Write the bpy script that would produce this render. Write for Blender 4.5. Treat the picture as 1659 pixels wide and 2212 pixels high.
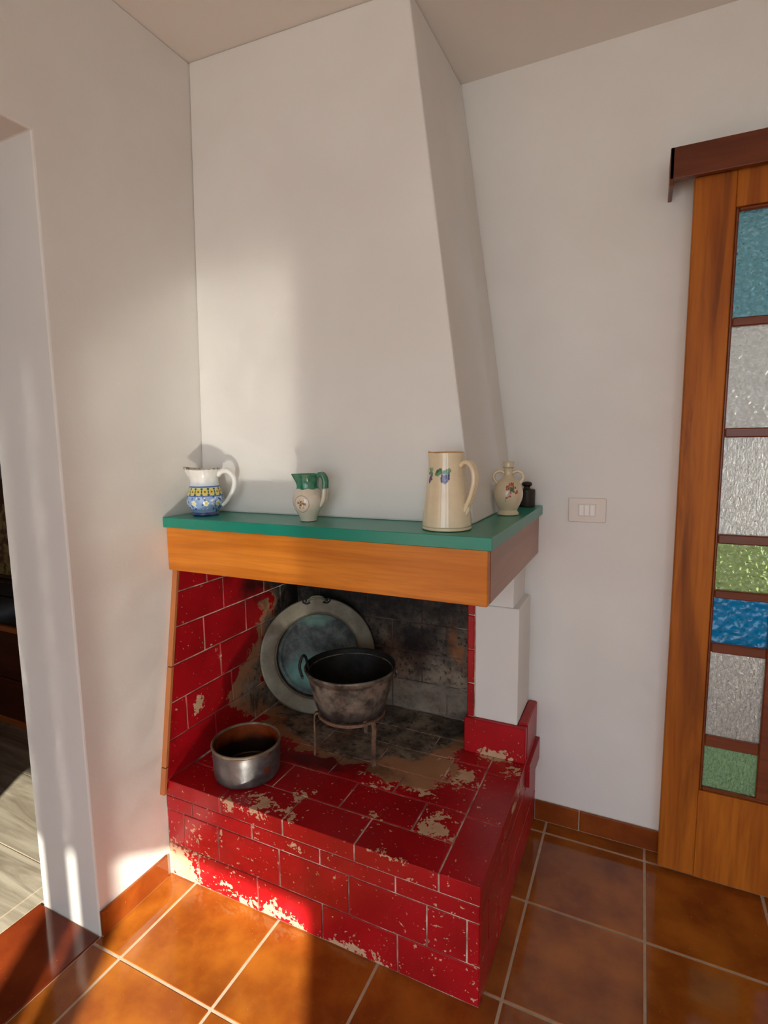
import bpy, bmesh, math, random
import numpy as np
from mathutils import Vector, Matrix
random.seed(7)
rng = np.random.default_rng(5)
SC = bpy.context.scene
COL = SC.collection
for o in list(bpy.data.objects):
    bpy.data.objects.remove(o)

# ------------------------------------------------------------------ camera
# room frame: left wall x=0, back wall y=0, floor z=0, metres
cd = bpy.data.cameras.new('camera'); cam = bpy.data.objects.new('camera', cd); COL.objects.link(cam)
SC.camera = cam
cd.sensor_fit = 'HORIZONTAL'; cd.sensor_width = 36.0; cd.lens = 36.0*1168.76/1659.0
cd.clip_start = 0.02
Rr, Uu, Ff = (Vector(v) for v in ((0.90354129, 0.4283233, -0.01234048), (-0.04210019, 0.11739587, 0.99219241), (-0.42642785, 0.89596728, -0.12410451)))
M = Matrix((Rr, Uu, -Ff)).transposed().to_4x4()
M.translation = Vector((1.36417, -1.94778, 1.41067))
cam.matrix_world = M
CAMXY = (1.36417, -1.94778)

# ------------------------------------------------------------------ light
SUN_DIR = Vector((-0.52, 0.855, -0.50)).normalized()
sd = bpy.data.lights.new('sun', 'SUN'); sd.energy = 17.0; sd.angle = math.radians(0.6); sd.color = (1.0, 0.97, 0.84)
sun = bpy.data.objects.new('sun', sd); COL.objects.link(sun)
sun.rotation_euler = SUN_DIR.to_track_quat('-Z', 'Y').to_euler(); sun.location = (4, -9, 6)
W = bpy.data.worlds.new('sky'); SC.world = W; W.use_nodes = True
bg = W.node_tree.nodes['Background']; bg.inputs[0].default_value = (0.74, 0.87, 1.0, 1); bg.inputs[1].default_value = 5.2

def portal(name, loc, rot, sx, sy):
    l = bpy.data.lights.new(name, 'AREA'); l.shape = 'RECTANGLE'; l.size = sx; l.size_y = sy
    l.cycles.is_portal = True
    ob = bpy.data.objects.new(name, l); COL.objects.link(ob); ob.location = loc; ob.rotation_euler = rot
portal('window_portal', (1.585, -4.60, 1.16), (math.radians(90), 0, 0), 2.57, 2.31)

vs = SC.view_settings
vs.view_transform = 'Standard'; vs.look = 'None'; vs.gamma = 1.0; vs.use_curve_mapping = False
vs.exposure = -0.43
cy = SC.cycles
cy.sample_clamp_indirect = 0.0; cy.blur_glossy = 0.0; cy.caustics_reflective = True; cy.max_bounces = 8; cy.diffuse_bounces = 5; cy.glossy_bounces = 3; cy.transmission_bounces = 6
cy.use_denoising = True; cy.use_guiding = True
cy.use_adaptive_sampling = True; cy.adaptive_threshold = 0.05

# ------------------------------------------------------------------ helpers
def lin(r, g, b):
    f = lambda c: (c/255/12.92) if c/255 <= 0.04045 else ((c/255+0.055)/1.055)**2.4
    return (f(r), f(g), f(b), 1.0)

def wl(o):
    v = Vector((0, 0, 0))
    while o is not None:
        v += o.location; o = o.parent
    return v

def link(name, me, mat=None, parent=None, loc=(0, 0, 0), local=False):
    """loc is in room coordinates unless local=True"""
    ob = bpy.data.objects.new(name, me); COL.objects.link(ob)
    if mat is not None and me is not None and not me.materials: me.materials.append(mat)
    if parent is not None:
        ob.parent = parent
        ob.location = Vector(loc) if local else Vector(loc)-wl(parent)
    else:
        ob.location = loc
    return ob

def empty(name, loc, rz=0.0):
    e = bpy.data.objects.new(name, None); COL.objects.link(e); e.location = loc; e.rotation_euler = (0, 0, rz)
    e.empty_display_size = 0.05
    return e

def tag(o, label=None, cat=None, group=None, kind=None):
    if label: o['label'] = label
    if cat: o['category'] = cat
    if group: o['group'] = group
    if kind: o['kind'] = kind
    return o

def mesh(name, verts, faces, smooth=False):
    me = bpy.data.meshes.new(name); me.from_pydata([tuple(v) for v in verts], [], faces); me.update()
    bm = bmesh.new(); bm.from_mesh(me); bmesh.ops.recalc_face_normals(bm, faces=bm.faces); bm.to_mesh(me); bm.free()
    if smooth:
        for p in me.polygons: p.use_smooth = True
    return me

_cache = {}
def cbox_mesh(sx, sy, sz, b):
    """box with chamfered edges, centred, 24 verts"""
    k = (round(sx, 4), round(sy, 4), round(sz, 4), round(b, 4))
    if k in _cache: return _cache[k]
    h = (sx/2, sy/2, sz/2); V = []; idx = {}
    for s in [(i, j, l) for i in (-1, 1) for j in (-1, 1) for l in (-1, 1)]:
        for a in range(3):
            v = [s[q]*(h[q] - (0 if q == a else b)) for q in range(3)]
            idx[(s, a)] = len(V); V.append(v)
    F = []
    for a in range(3):
        o1, o2 = [q for q in range(3) if q != a]
        for s in (-1, 1):
            f = []
            for t1, t2 in ((-1, -1), (1, -1), (1, 1), (-1, 1)):
                c = [0, 0, 0]; c[a] = s; c[o1] = t1; c[o2] = t2; f.append(idx[(tuple(c), a)])
            F.append(f)
    for a in range(3):           # edges along axis a
        o1, o2 = [q for q in range(3) if q != a]
        for s1 in (-1, 1):
            for s2 in (-1, 1):
                c = [0, 0, 0]; c[o1] = s1; c[o2] = s2
                ca = c[:]; ca[a] = -1; cb = c[:]; cb[a] = 1
                F.append([idx[(tuple(ca), o1)], idx[(tuple(cb), o1)], idx[(tuple(cb), o2)], idx[(tuple(ca), o2)]])
    for s in [(i, j, l) for i in (-1, 1) for j in (-1, 1) for l in (-1, 1)]:
        F.append([idx[(s, 0)], idx[(s, 1)], idx[(s, 2)]])
    me = mesh('slab', V, F); _cache[k] = me
    return me

def cbox(name, x0, x1, y0, y1, z0, z1, mat, parent=None, b=0.002):
    sx, sy, sz = abs(x1-x0), abs(y1-y0), abs(z1-z0)
    b = min(b, sx*.4, sy*.4, sz*.4)
    me = cbox_mesh(sx, sy, sz, b)
    if me.materials and me.materials[0] != mat:
        me = me.copy(); me.materials.clear()
    return link(name, me, mat, parent, ((x0+x1)/2, (y0+y1)/2, (z0+z1)/2))

def boxes(name, lst, mat, parent=None, bevel=0):
    V, F = [], []
    for (x0, x1, y0, y1, z0, z1) in lst:
        n = len(V)
        V += [(x0, y0, z0), (x1, y0, z0), (x1, y1, z0), (x0, y1, z0), (x0, y0, z1), (x1, y0, z1), (x1, y1, z1), (x0, y1, z1)]
        F += [[n+i for i in f] for f in ((0, 3, 2, 1), (4, 5, 6, 7), (0, 1, 5, 4), (1, 2, 6, 5), (2, 3, 7, 6), (3, 0, 4, 7))]
    ob = link(name, mesh(name, V, F), mat, parent, wl(parent) if parent else (0, 0, 0))
    if parent: ob.location = -wl(parent) 
    if bevel: bev(ob, bevel)
    return ob

def bev(ob, w, seg=2):
    m = ob.modifiers.new('edge', 'BEVEL'); m.width = w; m.segments = seg; m.limit_method = 'ANGLE'; m.angle_limit = math.radians(40)

def extrude(name, pts, axis, a0, a1, mat, parent=None, bevel=0):
    """polygon pts extruded along axis; pts are the two other coordinates in x,y,z order"""
    n = len(pts); V = []
    for a in (a0, a1):
        for (u, v) in pts:
            c = [u, v]; c.insert(axis, a); V.append(c)
    F = [list(range(n)), list(range(n, 2*n))] + [[i, (i+1) % n, n+(i+1) % n, n+i] for i in range(n)]
    ob = link(name, mesh(name, V, F), mat)
    if parent: ob.parent = parent; ob.location = -wl(parent)
    if bevel: bev(ob, bevel)
    return ob

def catmull(P, n):
    P = np.array(P, float); m = len(P)
    d = np.concatenate([[0], np.cumsum(np.linalg.norm(np.diff(P, axis=0), axis=1))])
    out = []
    for s in np.linspace(0, d[-1], n):
        i = min(max(np.searchsorted(d, s, side='right')-1, 0), m-2)
        t = (s-d[i])/max(d[i+1]-d[i], 1e-9)
        p0 = P[i-1] if i > 0 else 2*P[0]-P[1]; p3 = P[i+2] if i+2 < m else 2*P[-1]-P[-2]
        p1, p2 = P[i], P[i+1]
        q = .5*((2*p1)+(-p0+p2)*t+(2*p0-5*p1+4*p2-p3)*t*t+(-p0+3*p1-3*p2+p3)*t**3)
        out.append(q)
    return np.array(out)

def lathe(name, prof, nseg=64, deform=None, close_bottom=True, close_top=False, smooth=True):
    """prof: array of (r, z) rings, outside first; deform(theta, r, z, ring_index)->r,z"""
    prof = np.asarray(prof, float); nr = len(prof)
    th = np.linspace(0, 2*math.pi, nseg, endpoint=False)
    R = np.repeat(prof[:, :1], nseg, 1); Z = np.repeat(prof[:, 1:2], nseg, 1); T = np.repeat(th[None], nr, 0)
    if deform is not None: R, Z = deform(T, R, Z)
    V = np.stack([R*np.cos(T), R*np.sin(T), Z], -1).reshape(-1, 3)
    F = []
    for i in range(nr-1):
        for j in range(nseg):
            k = (j+1) % nseg
            F.append((i*nseg+j, i*nseg+k, (i+1)*nseg+k, (i+1)*nseg+j))
    if close_bottom: F.append(tuple(range(nseg))[::-1])
    if close_top: F.append(tuple((nr-1)*nseg+j for j in range(nseg)))
    me = mesh(name, V, F, smooth)
    return me, T.reshape(-1), R.reshape(-1), Z.reshape(-1)

def paint(me, cols):
    a = me.color_attributes.new('paint', 'FLOAT_COLOR', 'POINT')
    c = np.ones((len(me.vertices), 4), np.float32); c[:len(cols), :3] = cols[:, :3]
    a.data.foreach_set('color', c.reshape(-1))

def tube(name, pts, rad, nseg=12, flat=1.0, up=(0, 0, 1), n=40, caps=True, smooth_pts=True):
    """swept tube with an elliptic section; rad may be a list"""
    P = catmull(pts, n) if smooth_pts else np.array(pts, float)
    n = len(P)
    rr = np.interp(np.linspace(0, 1, n), np.linspace(0, 1, len(rad)), rad) if hasattr(rad, '__len__') else np.full(n, rad)
    V = []; F = []
    N = None
    for i in range(n):
        t = Vector(P[min(i+1, n-1)]-P[max(i-1, 0)]).normalized()
        if N is None:
            N = Vector(up).cross(t)
            if N.length < 1e-4: N = Vector((1, 0, 0)).cross(t)
            N.normalize()
        else:
            N = (N - t*N.dot(t)).normalized()
        B = t.cross(N)
        for k in range(nseg):
            a = 2*math.pi*k/nseg
            V.append(Vector(P[i]) + N*math.cos(a)*rr[i]*flat + B*math.sin(a)*rr[i])
    for i in range(n-1):
        for k in range(nseg):
            q = (k+1) % nseg
            F.append((i*nseg+k, i*nseg+q, (i+1)*nseg+q, (i+1)*nseg+k))
    if caps: F += [tuple(range(nseg))[::-1], tuple((n-1)*nseg+k for k in range(nseg))]
    return mesh(name, V, F, True)

# ------------------------------------------------------------------ materials
class N:
    def __init__(s, name):
        s.m = bpy.data.materials.new(name); s.m.use_nodes = True; s.t = s.m.node_tree
        s.b = s.t.nodes['Principled BSDF']; s.pos = None
    def n(s, typ, **kw):
        q = s.t.nodes.new(typ)
        for k, v in kw.items(): setattr(q, k, v)
        return q
    def put(s, sock, v):
        if isinstance(v, bpy.types.NodeSocket): s.t.links.new(v, sock)
        else:
            try: sock.default_value = v
            except Exception: sock.default_value = tuple(v)[:3]
    def P(s):
        if s.pos is None: s.pos = s.n('ShaderNodeNewGeometry').outputs['Position']
        return s.pos
    def O(s): return s.n('ShaderNodeTexCoord').outputs['Object']
    def mul(s, v, sc):
        q = s.n('ShaderNodeVectorMath', operation='MULTIPLY'); s.put(q.inputs[0], v); q.inputs[1].default_value = sc; return q.outputs[0]
    def vadd(s, a, b):
        q = s.n('ShaderNodeVectorMath', operation='ADD'); s.put(q.inputs[0], a); s.put(q.inputs[1], b); return q.outputs[0]
    def noise(s, scale, detail=4, rough=.55, vec=None, dist=0, out=0):
        q = s.n('ShaderNodeTexNoise'); q.inputs['Scale'].default_value = scale; q.inputs['Detail'].default_value = detail
        q.inputs['Roughness'].default_value = rough; q.inputs['Distortion'].default_value = dist
        s.put(q.inputs['Vector'], vec if vec is not None else s.P()); return q.outputs[out]
    def voro(s, scale, vec=None, feature='F1', out='Distance'):
        q = s.n('ShaderNodeTexVoronoi', feature=feature); q.inputs['Scale'].default_value = scale
        s.put(q.inputs['Vector'], vec if vec is not None else s.P()); return q.outputs[out]
    def math(s, op, a, b=0.0, c=None, clamp=False):
        q = s.n('ShaderNodeMath', operation=op, use_clamp=clamp); s.put(q.inputs[0], a); s.put(q.inputs[1], b)
        if c is not None: s.put(q.inputs[2], c)
        return q.outputs[0]
    def ramp(s, v, a, b, o0=0., o1=1., smooth=True):
        q = s.n('ShaderNodeMapRange'); q.interpolation_type = 'SMOOTHSTEP' if smooth else 'LINEAR'
        s.put(q.inputs[0], v); s.put(q.inputs[1], a); s.put(q.inputs[2], b); q.inputs[3].default_value = o0; q.inputs[4].default_value = o1
        return q.outputs[0]
    def mix(s, f, a, b):
        q = s.n('ShaderNodeMix', data_type='RGBA'); s.put(q.inputs[0], f); s.put(q.inputs[6], a); s.put(q.inputs[7], b); return q.outputs[2]
    def blob(s, vec, c, r, e0=1.0, e1=.55):
        """soft ellipsoid: 1 inside, 0 outside"""
        d = s.vadd(vec, (-c[0], -c[1], -c[2])); d = s.mul(d, (1/r[0], 1/r[1], 1/r[2]))
        q = s.n('ShaderNodeVectorMath', operation='LENGTH'); s.put(q.inputs[0], d)
        return s.ramp(q.outputs['Value'], e0, e1)
    def bump(s, h, strength=.2, dist=.002):
        q = s.n('ShaderNodeBump'); q.inputs['Strength'].default_value = strength; q.inputs['Distance'].default_value = dist
        s.put(q.inputs['Height'], h); s.put(s.b.inputs['Normal'], q.outputs[0])
    def set(s, **kw):
        for k, v in kw.items(): s.put(s.b.inputs[k.replace('_', ' ')], v)
        return s.m
    def rand(s): return s.n('ShaderNodeObjectInfo').outputs['Random']

def mat_plaster():
    n = N('white_plaster')
    c = n.mix(n.ramp(n.noise(2.2, 3), .3, .7), lin(226, 222, 216), lin(232, 229, 224))
    n.bump(n.math('ADD', n.noise(70, 3), n.math('MULTIPLY', n.noise(9, 2), 1.2)), .12, .003)
    return n.set(Base_Color=c, Roughness=.75)
def mat_ceiling():
    n = N('ceiling_paint')
    n.bump(n.noise(60, 3), .1, .002)
    return n.set(Base_Color=lin(232, 226, 218), Roughness=.85)
def mat_floor_tile(name='terracotta_tile', ca=lin(138, 70, 20), cb=lin(176, 104, 32), cdk=lin(94, 44, 18)):
    n = N(name)
    a = n.ramp(n.noise(7, 5, .6), .3, .72)
    c = n.mix(a, ca, cb)
    c = n.mix(n.math('MULTIPLY', n.ramp(n.noise(2.6, 3), .45, .75), .55), c, cdk)
    c = n.mix(n.math('MULTIPLY', n.rand(), .22), c, lin(106, 50, 24))
    sp = n.ramp(n.noise(150, 2), .735, .76)
    c = n.mix(n.math('MULTIPLY', sp, .5), c, lin(225, 170, 120))
    n.bump(n.noise(14, 3), .03, .003)
    return n.set(Base_Color=c, Roughness=n.ramp(n.noise(16, 3), .3, .7, .075, .115), Specular_IOR_Level=.55)
def mat_grout():
    n = N('cement_grout')
    c = n.mix(n.noise(40, 4), lin(160, 138, 116), lin(196, 176, 152))
    return n.set(Base_Color=c, Roughness=.9)
def mat_wood(name, dark, light, streak, axis, rough=.3, scale=1.0, coat=.3):
    """varnished wood, grain along axis"""
    n = N(name)
    sc = [14*scale]*3; sc[axis] = 1.1*scale
    v = n.mul(n.P(), sc)
    g = n.noise(1.0, 5, .6, v, .6)
    sc2 = [90*scale]*3; sc2[axis] = 4*scale
    g2 = n.noise(1.0, 3, .5, n.mul(n.P(), sc2))
    sc3 = [11*scale]*3; sc3[axis] = .9*scale
    g3 = n.noise(1.0, 4, .6, n.mul(n.P(), sc3), 1.0)
    c = n.mix(n.ramp(g, .3, .7), dark, light)
    c = n.mix(n.math('MULTIPLY', n.ramp(g3, .52, .72), .55), c, streak)
    c = n.mix(n.math('MULTIPLY', n.ramp(g2, .45, .7), .25), c, streak)
    n.bump(g2, .05, .001)
    return n.set(Base_Color=c, Roughness=rough, Coat_Weight=coat, Coat_Roughness=.2, Specular_IOR_Level=.22)

def mat_brick():
    """red glazed hearth tile with chipped paint, bare burnt clay and soot; masks sit in room coordinates"""
    n = N('red_painted_brick')
    P = n.P()
    nz = n.noise(9, 5, .6, out=1)
    Pd = n.vadd(P, n.mul(n.vadd(nz, (-.5, -.5, -.5)), (.16, .16, .16)))
    big = n.noise(5, 4)
    red = n.mix(n.ramp(big, .3, .7), lin(158, 12, 20), lin(186, 18, 30))
    red = n.mix(n.math('MULTIPLY', n.rand(), .25), red, lin(112, 12, 18))
    tan = n.mix(n.noise(25, 4), lin(178, 136, 104), lin(216, 182, 150))
    ash = n.mix(n.ramp(n.noise(11, 6, .65), .3, .7), lin(84, 70, 58), lin(162, 144, 124))
    ash = n.mix(n.math('MULTIPLY', n.ramp(n.noise(4.5, 4), .5, .7), .6), ash, lin(122, 78, 56))
    ash = n.mix(n.math('MULTIPLY', n.ramp(n.noise(55, 4, .6), .50, .66), .75), ash, lin(34, 29, 26))
    ash = n.mix(n.math('MULTIPLY', n.rand(), .25), ash, lin(56, 46, 40))
    # bare burnt clay
    ks = []
    def add(c, r, a=1.0, e1=.55):
        ks.append(n.math('MULTIPLY', n.blob(Pd, c, r, 1.0, e1), a))
    add((.42, -.10, .335), (.52, .44, .12))          # fire floor
    add((.70, -.36, .335), (.40, .28, .06), .47, .2)     # worn floor to the right
    add((.42, 0, .62), (.75, .09, .75))              # back lining
    add((0, -.02, .46), (.07, .66, .36), 1.0, .25)             # left lining, lower rear
    add((0, -.0, .75), (.07, .44, .45), 1.0, .25)
    bare = ks[0]
    for k in ks[1:]: bare = n.math('MAXIMUM', bare, k)
    bare = n.math('ADD', bare, n.math('MULTIPLY', n.math('SUBTRACT', n.noise(28, 5, .65), .5), .35))
    # chips
    ws = []
    def wear(c, r, a): ws.append(n.math('MULTIPLY', n.blob(P, c, r, 1.0, .0), a))
    wear((.36, -.78, .335), (.22, .14, .07), .36)     # front edge
    wear((.45, -.66, .335), (.14, .1, .05), .22)
    wear((.0, -.79, .03), (.28, .1, .22), .6)         # front left foot
    wear((.55, -.78, .26), (.22, .06, .05), .18)
    wear((.72, -.785, .0), (.2, .05, .075), .42)      # foot of the front
    wear((.30, -.785, .0), (.42, .05, .10), .36)
    wear((.80, -.78, .333), (.45, .03, .02), .22)
    wear((1.053, -.35, .30), (.05, .25, .06), .28)
    wear((.2, -.78, .20), (.3, .05, .2), .12)
    wear((.885, -.35, .335), (.075, .08, .05), .6)
    wear((.95, -.785, .09), (.12, .05, .06), .22)
    wear((.87, -.61, .335), (.12, .12, .05), .40)
    wear((.74, -.38, .335), (.36, .24, .06), .42)
    wear((.70, -.64, .335), (.1, .05, .05), .22)
    wear((1.0, -.27, .335), (.1, .1, .06), .25)
    wear((.95, -.22, .34), (.13, .04, .06), .50)      # foot of the kerb
    wear((.0, -.63, .53), (.06, .07, .09), .6)       # chip on left lining
    wear((.0, -.66, .60), (.06, .03, .03), .25)
    wt = ws[0]
    for k in ws[1:]: wt = n.math('MAXIMUM', wt, k)
    wt = n.math('ADD', wt, .0)
    cn = n.math('ADD', n.math('MULTIPLY', n.noise(16, 6, .62), .62), n.math('MULTIPLY', n.noise(75, 3, .6), .38))
    th = n.math('SUBTRACT', .655, n.math('MULTIPLY', wt, .52))
    chip = n.ramp(n.math('SUBTRACT', cn, th), -.008, .008)
    spk = n.ramp(n.noise(95, 3, .6), .69, .705)
    spk2 = n.ramp(n.math('ADD', n.noise(60, 3, .6), n.math('MULTIPLY', n.noise(5, 2), .22)), .78, .795)
    sz = n.n('ShaderNodeSeparateXYZ'); n.put(sz.inputs[0], P); spk2 = n.math('MULTIPLY', spk2, n.ramp(sz.outputs[2], .345, .34))
    chip = n.math('MAXIMUM', n.math('MAXIMUM', chip, spk2), n.math('MULTIPLY', spk, .8))
    c = n.mix(chip, red, tan)
    c = n.mix(n.ramp(bare, .33, .36), c, n.mix(n.noise(6, 3), lin(150, 92, 56), lin(184, 140, 104)))
    c = n.mix(n.ramp(bare, .50, .68), c, ash)
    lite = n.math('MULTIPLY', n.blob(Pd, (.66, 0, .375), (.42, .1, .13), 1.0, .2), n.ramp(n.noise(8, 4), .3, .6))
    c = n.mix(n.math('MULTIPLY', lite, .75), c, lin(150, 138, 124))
    flame = n.math('MAXIMUM', n.blob(Pd, (.715, 0, .655), (.028, .1, .085), 1.0, .8), n.blob(Pd, (.75, 0, .61), (.045, .1, .05), 1.0, .8))
    c = n.mix(n.math('MULTIPLY', flame, .85), c, lin(160, 104, 66))
    # soot
    ss = []
    def soot(c, r, a=1.0, e1=.3): ss.append(n.math('MULTIPLY', n.blob(Pd, c, r, 1.0, e1), a))
    soot((.40, 0, 1.0), (.95, .14, .52), 1.0, .45)
    soot((.60, 0, .64), (.20, .1, .15), .97)
    soot((.25, 0, .60), (.36, .12, .3), .8)
    soot((0, .02, .95), (.08, .56, .27), .97, .62)
    soot((0, -.02, .65), (.06, .20, .2), .7)
    soot((.42, -.49, .335), (.24, .06, .05), .75)
    soot((.30, -.06, .335), (.35, .16, .06), .5)
    soot((.80, -.08, .335), (.16, .13, .06), .7)
    soot((.55, -.45, .335), (.22, .05, .05), .6)
    so = ss[0]
    for k in ss[1:]: so = n.math('MAXIMUM', so, k)
    so = n.math('ADD', so, n.math('MULTIPLY', n.math('SUBTRACT', n.noise(20, 5, .65), .5), n.math('MULTIPLY', n.ramp(bare, .4, .7), .7)), clamp=True)
    c = n.mix(n.math('MULTIPLY', so, .95), c, lin(20, 18, 17))
    rough = n.math('ADD', n.ramp(n.math('MAXIMUM', chip, n.ramp(bare, .34, .45)), 0, 1, .30, .8), n.math('MULTIPLY', n.noise(30, 2), .08))
    hgt = n.math('SUBTRACT', n.math('MULTIPLY', n.noise(30, 4), .35), n.math('MULTIPLY', chip, .5))
    n.bump(hgt, .35, .002)
    return n.set(Base_Color=c, Roughness=rough, Specular_IOR_Level=.4)
def mat_mortar():
    n = N('lime_mortar')
    c = n.mix(n.ramp(n.noise(18, 4), .35, .65), lin(160, 126, 110), lin(222, 202, 186))
    Pd = n.vadd(n.P(), n.mul(n.vadd(n.noise(9, 5, .6, out=1), (-.5, -.5, -.5)), (.16, .16, .16)))
    c = n.mix(n.math('MULTIPLY', n.ramp(n.noise(3.3, 3), .45, .6), .8), c, lin(120, 34, 34))
    s = n.blob(Pd, (.42, .02, .62), (.7, .30, .75), 1, .3)
    c = n.mix(n.math('MULTIPLY', s, .86), c, lin(40, 34, 30))
    n.bump(n.noise(90, 3), .3, .002)
    return n.set(Base_Color=c, Roughness=.92)
def simple(name, col, rough=.5, metal=0., **kw):
    n = N(name); return n.set(Base_Color=col, Roughness=rough, Metallic=metal, **kw)
def mat_laminate():
    n = N('green_laminate')
    c = n.mix(n.noise(3, 3), lin(24, 128, 108), lin(36, 142, 120))
    return n.set(Base_Color=c, Roughness=.28, Specular_IOR_Level=.5)
def mat_ceramic(name, rough=.16):
    n = N(name)
    a = n.n('ShaderNodeAttribute', attribute_name='paint')
    c = n.mix(n.math('MULTIPLY', n.ramp(n.noise(45, 4, vec=n.O()), .4, .75), .18), a.outputs['Color'], lin(196, 170, 132))
    n.bump(n.noise(30, 2, vec=n.O()), .04, .002)
    return n.set(Base_Color=c, Roughness=rough, Coat_Weight=.4, Coat_Roughness=.06)
def mat_oldmetal(name, c0, c1, c2, rough0=.35, rough1=.7, metal=.6, scale=14, extra=None):
    n = N(name); O = n.O()
    c = n.mix(n.ramp(n.noise(scale, 6, .65, O), .35, .65), c0, c1)
    c = n.mix(n.ramp(n.noise(scale*.45, 5, .6, O), .52, .7), c, c2)
    if extra: c = extra(n, O, c)
    n.bump(n.noise(scale*3, 5, .6, O), .25, .003)
    return n.set(Base_Color=c, Roughness=n.ramp(n.noise(scale*.8, 4, vec=O), .3, .7, rough0, rough1), Metallic=metal)
def mat_glass(name, col, kind):
    n = N(name)
    P = n.P()
    if kind == 'hammer': h = n.voro(85, n.vadd(P, n.mul(n.noise(40, 2, out=1), (.012, .012, .012))), 'SMOOTH_F1')
    elif kind == 'bark': h = n.noise(1.0, 3, .5, n.mul(P, (130, 130, 50)), .8)
    else: h = n.voro(52, n.vadd(P, n.mul(n.noise(30, 2, out=1), (.02, .02, .02))), 'SMOOTH_F1')
    n.bump(h, 1.0, .009)
    return n.set(Base_Color=col, Roughness=.12, IOR=1.45, Transmission_Weight=.72, Specular_IOR_Level=.6)
def mat_plank():
    n = N('grey_wood_plank')
    v = n.mul(n.P(), (1.6, 16, 16))
    g = n.noise(1.0, 6, .65, v, 1.2)
    c = n.mix(n.ramp(g, .3, .7), lin(112, 100, 84), lin(176, 166, 148))
    c = n.mix(n.math('MULTIPLY', n.rand(), .4), c, lin(110, 100, 86))
    return n.set(Base_Color=c, Roughness=.45)

PLASTER = mat_plaster(); CEIL = mat_ceiling(); TILE = mat_floor_tile(); GROUT = mat_grout(); BRICK = mat_brick(); MORTAR = mat_mortar()
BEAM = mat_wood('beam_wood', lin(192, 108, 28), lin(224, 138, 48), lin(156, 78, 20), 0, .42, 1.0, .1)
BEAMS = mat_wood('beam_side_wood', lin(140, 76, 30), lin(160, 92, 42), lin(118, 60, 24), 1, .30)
DOORW = mat_wood('door_wood', lin(152, 78, 14), lin(186, 106, 24), lin(88, 38, 10), 2, .5, 1.0, .0)
DOORB = mat_wood('glazing_bar_wood', lin(104, 48, 20), lin(124, 60, 26), lin(84, 36, 16), 0, .34)
PELM = mat_wood('pelmet_wood', lin(96, 44, 20), lin(112, 54, 26), lin(76, 32, 16), 0, .36)
GREEN = mat_laminate()
BBT = mat_floor_tile('baseboard_terracotta', lin(122, 54, 18), lin(152, 76, 26), lin(96, 40, 16))
THR = mat_floor_tile('threshold_terracotta', lin(104, 38, 16), lin(130, 54, 22), lin(84, 30, 14))
EDGET = simple('edge_terracotta', lin(184, 112, 62), .6)
PLASTIC = simple('switch_plastic', lin(224, 212, 200), .35)
PLASTICW = simple('switch_rocker_plastic', lin(236, 230, 222), .3)
PLANK = mat_plank()
# ------------------------------------------------------------------ room shell
H = 2.63
def struct(o): return tag(o, kind='structure')
wall_left = struct(extrude('wall_left', [(0.0, -.03), (0.0, H), (-4.36, H), (-4.36, -.03), (-2.33, -.03), (-2.33, 2.174), (-1.035, 2.174), (-1.035, -.03)], 0, -.262, 0, PLASTER, bevel=.005))
wall_back = struct(extrude('wall_back', [(-.262, 0), (-.262, H), (3.4, H), (3.4, 0), (2.36, 0), (2.36, 2.10), (1.53, 2.10), (1.53, 0)], 1, 0, .14, PLASTER))
wall_right = struct(boxes('wall_right', [(3.4, 3.6, -4.56, .14, 0, H)], PLASTER))
wall_front = struct(extrude('wall_front', [(-.262, 0), (-.262, H), (3.4, H), (3.4, 0), (2.87, 0), (2.87, 2.315), (.30, 2.315), (.30, 0)], 1, -4.56, -4.36, PLASTER))
ceiling = struct(boxes('ceiling', [(-3.6, 3.6, -4.56, 2.2, H, H+.12)], CEIL))
floor = struct(boxes('floor', [(-.0, 3.4, -4.36, 0, -.06, -.0015)], GROUT))

# floor tiles 33 cm, joints measured on the photograph's grid
T0X, T0Y, TS, J = 0.1092, -0.0684, 0.33, 0.0075
xs = [0.0] + [T0X+TS*i for i in range(11)]; xs = [x for x in xs if x < 3.38] + [3.4]
ys = [0.0] + [T0Y-TS*i for i in range(14)]; ys = [y for y in ys if y > -4.34] + [-4.36]
for j in range(len(ys)-1):
    for i in range(len(xs)-1):
        if xs[i] >= 0 and xs[i+1] <= 1.0 and ys[j+1] >= -.75: continue    # under the hearth
        x0, x1, y0, y1 = xs[i]+J/2, xs[i+1]-J/2, ys[j+1]+J/2, ys[j]-J/2
        if i == 0: x0 = .0012
        cbox('tile', x0, x1, y0, y1, -.009, random.uniform(-.0004, .0004), TILE, floor, .0016)
# threshold slabs in the opening and the next room's floor
thr = boxes('threshold', [(-.262, 0, -2.33, -1.035, -.06, -.002)], GROUT, floor)
yy = -1.037
for k, L in enumerate((.40, .33, .33, .225)):
    cbox('threshold_tile', -.278, -.0015, yy-L+.002, yy, -.012, .0012, THR, thr, .003); yy -= L
floor2 = struct(boxes('floor', [(-3.6, -.262, -4.36, 2.2, -.06, -.0055)], GROUT))
for r in range(16):
    y1 = -.038+.297*(2-r) ; y0 = y1-.297
    off = {0: -.338}.get((r-5) % 3, (-.62 if (r-5) % 3 == 1 else -1.21+.9))
    x = off+.9*1
    while x > -3.6:
        a, b = max(x-.9, -3.6), min(x, -.280)
        if b-a > .02 and y0 > -4.36 and y1 < 2.2:
            cbox('plank', a+.002, b-.002, y0+.002, y1-.002, -.011, -.003, PLANK, floor2, .001)
        x -= .9
# next room: walls (far and side)
struct(boxes('wall_far', [(-3.6, -.262, 0.02, .16, 0, H)], PLASTER))
struct(boxes('wall_west', [(-3.75, -3.6, -4.56, .16, 0, H)], PLASTER))
struct(boxes('wall_south', [(-3.6, -.262, -4.56, -4.36, 0, H)], PLASTER))
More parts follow.
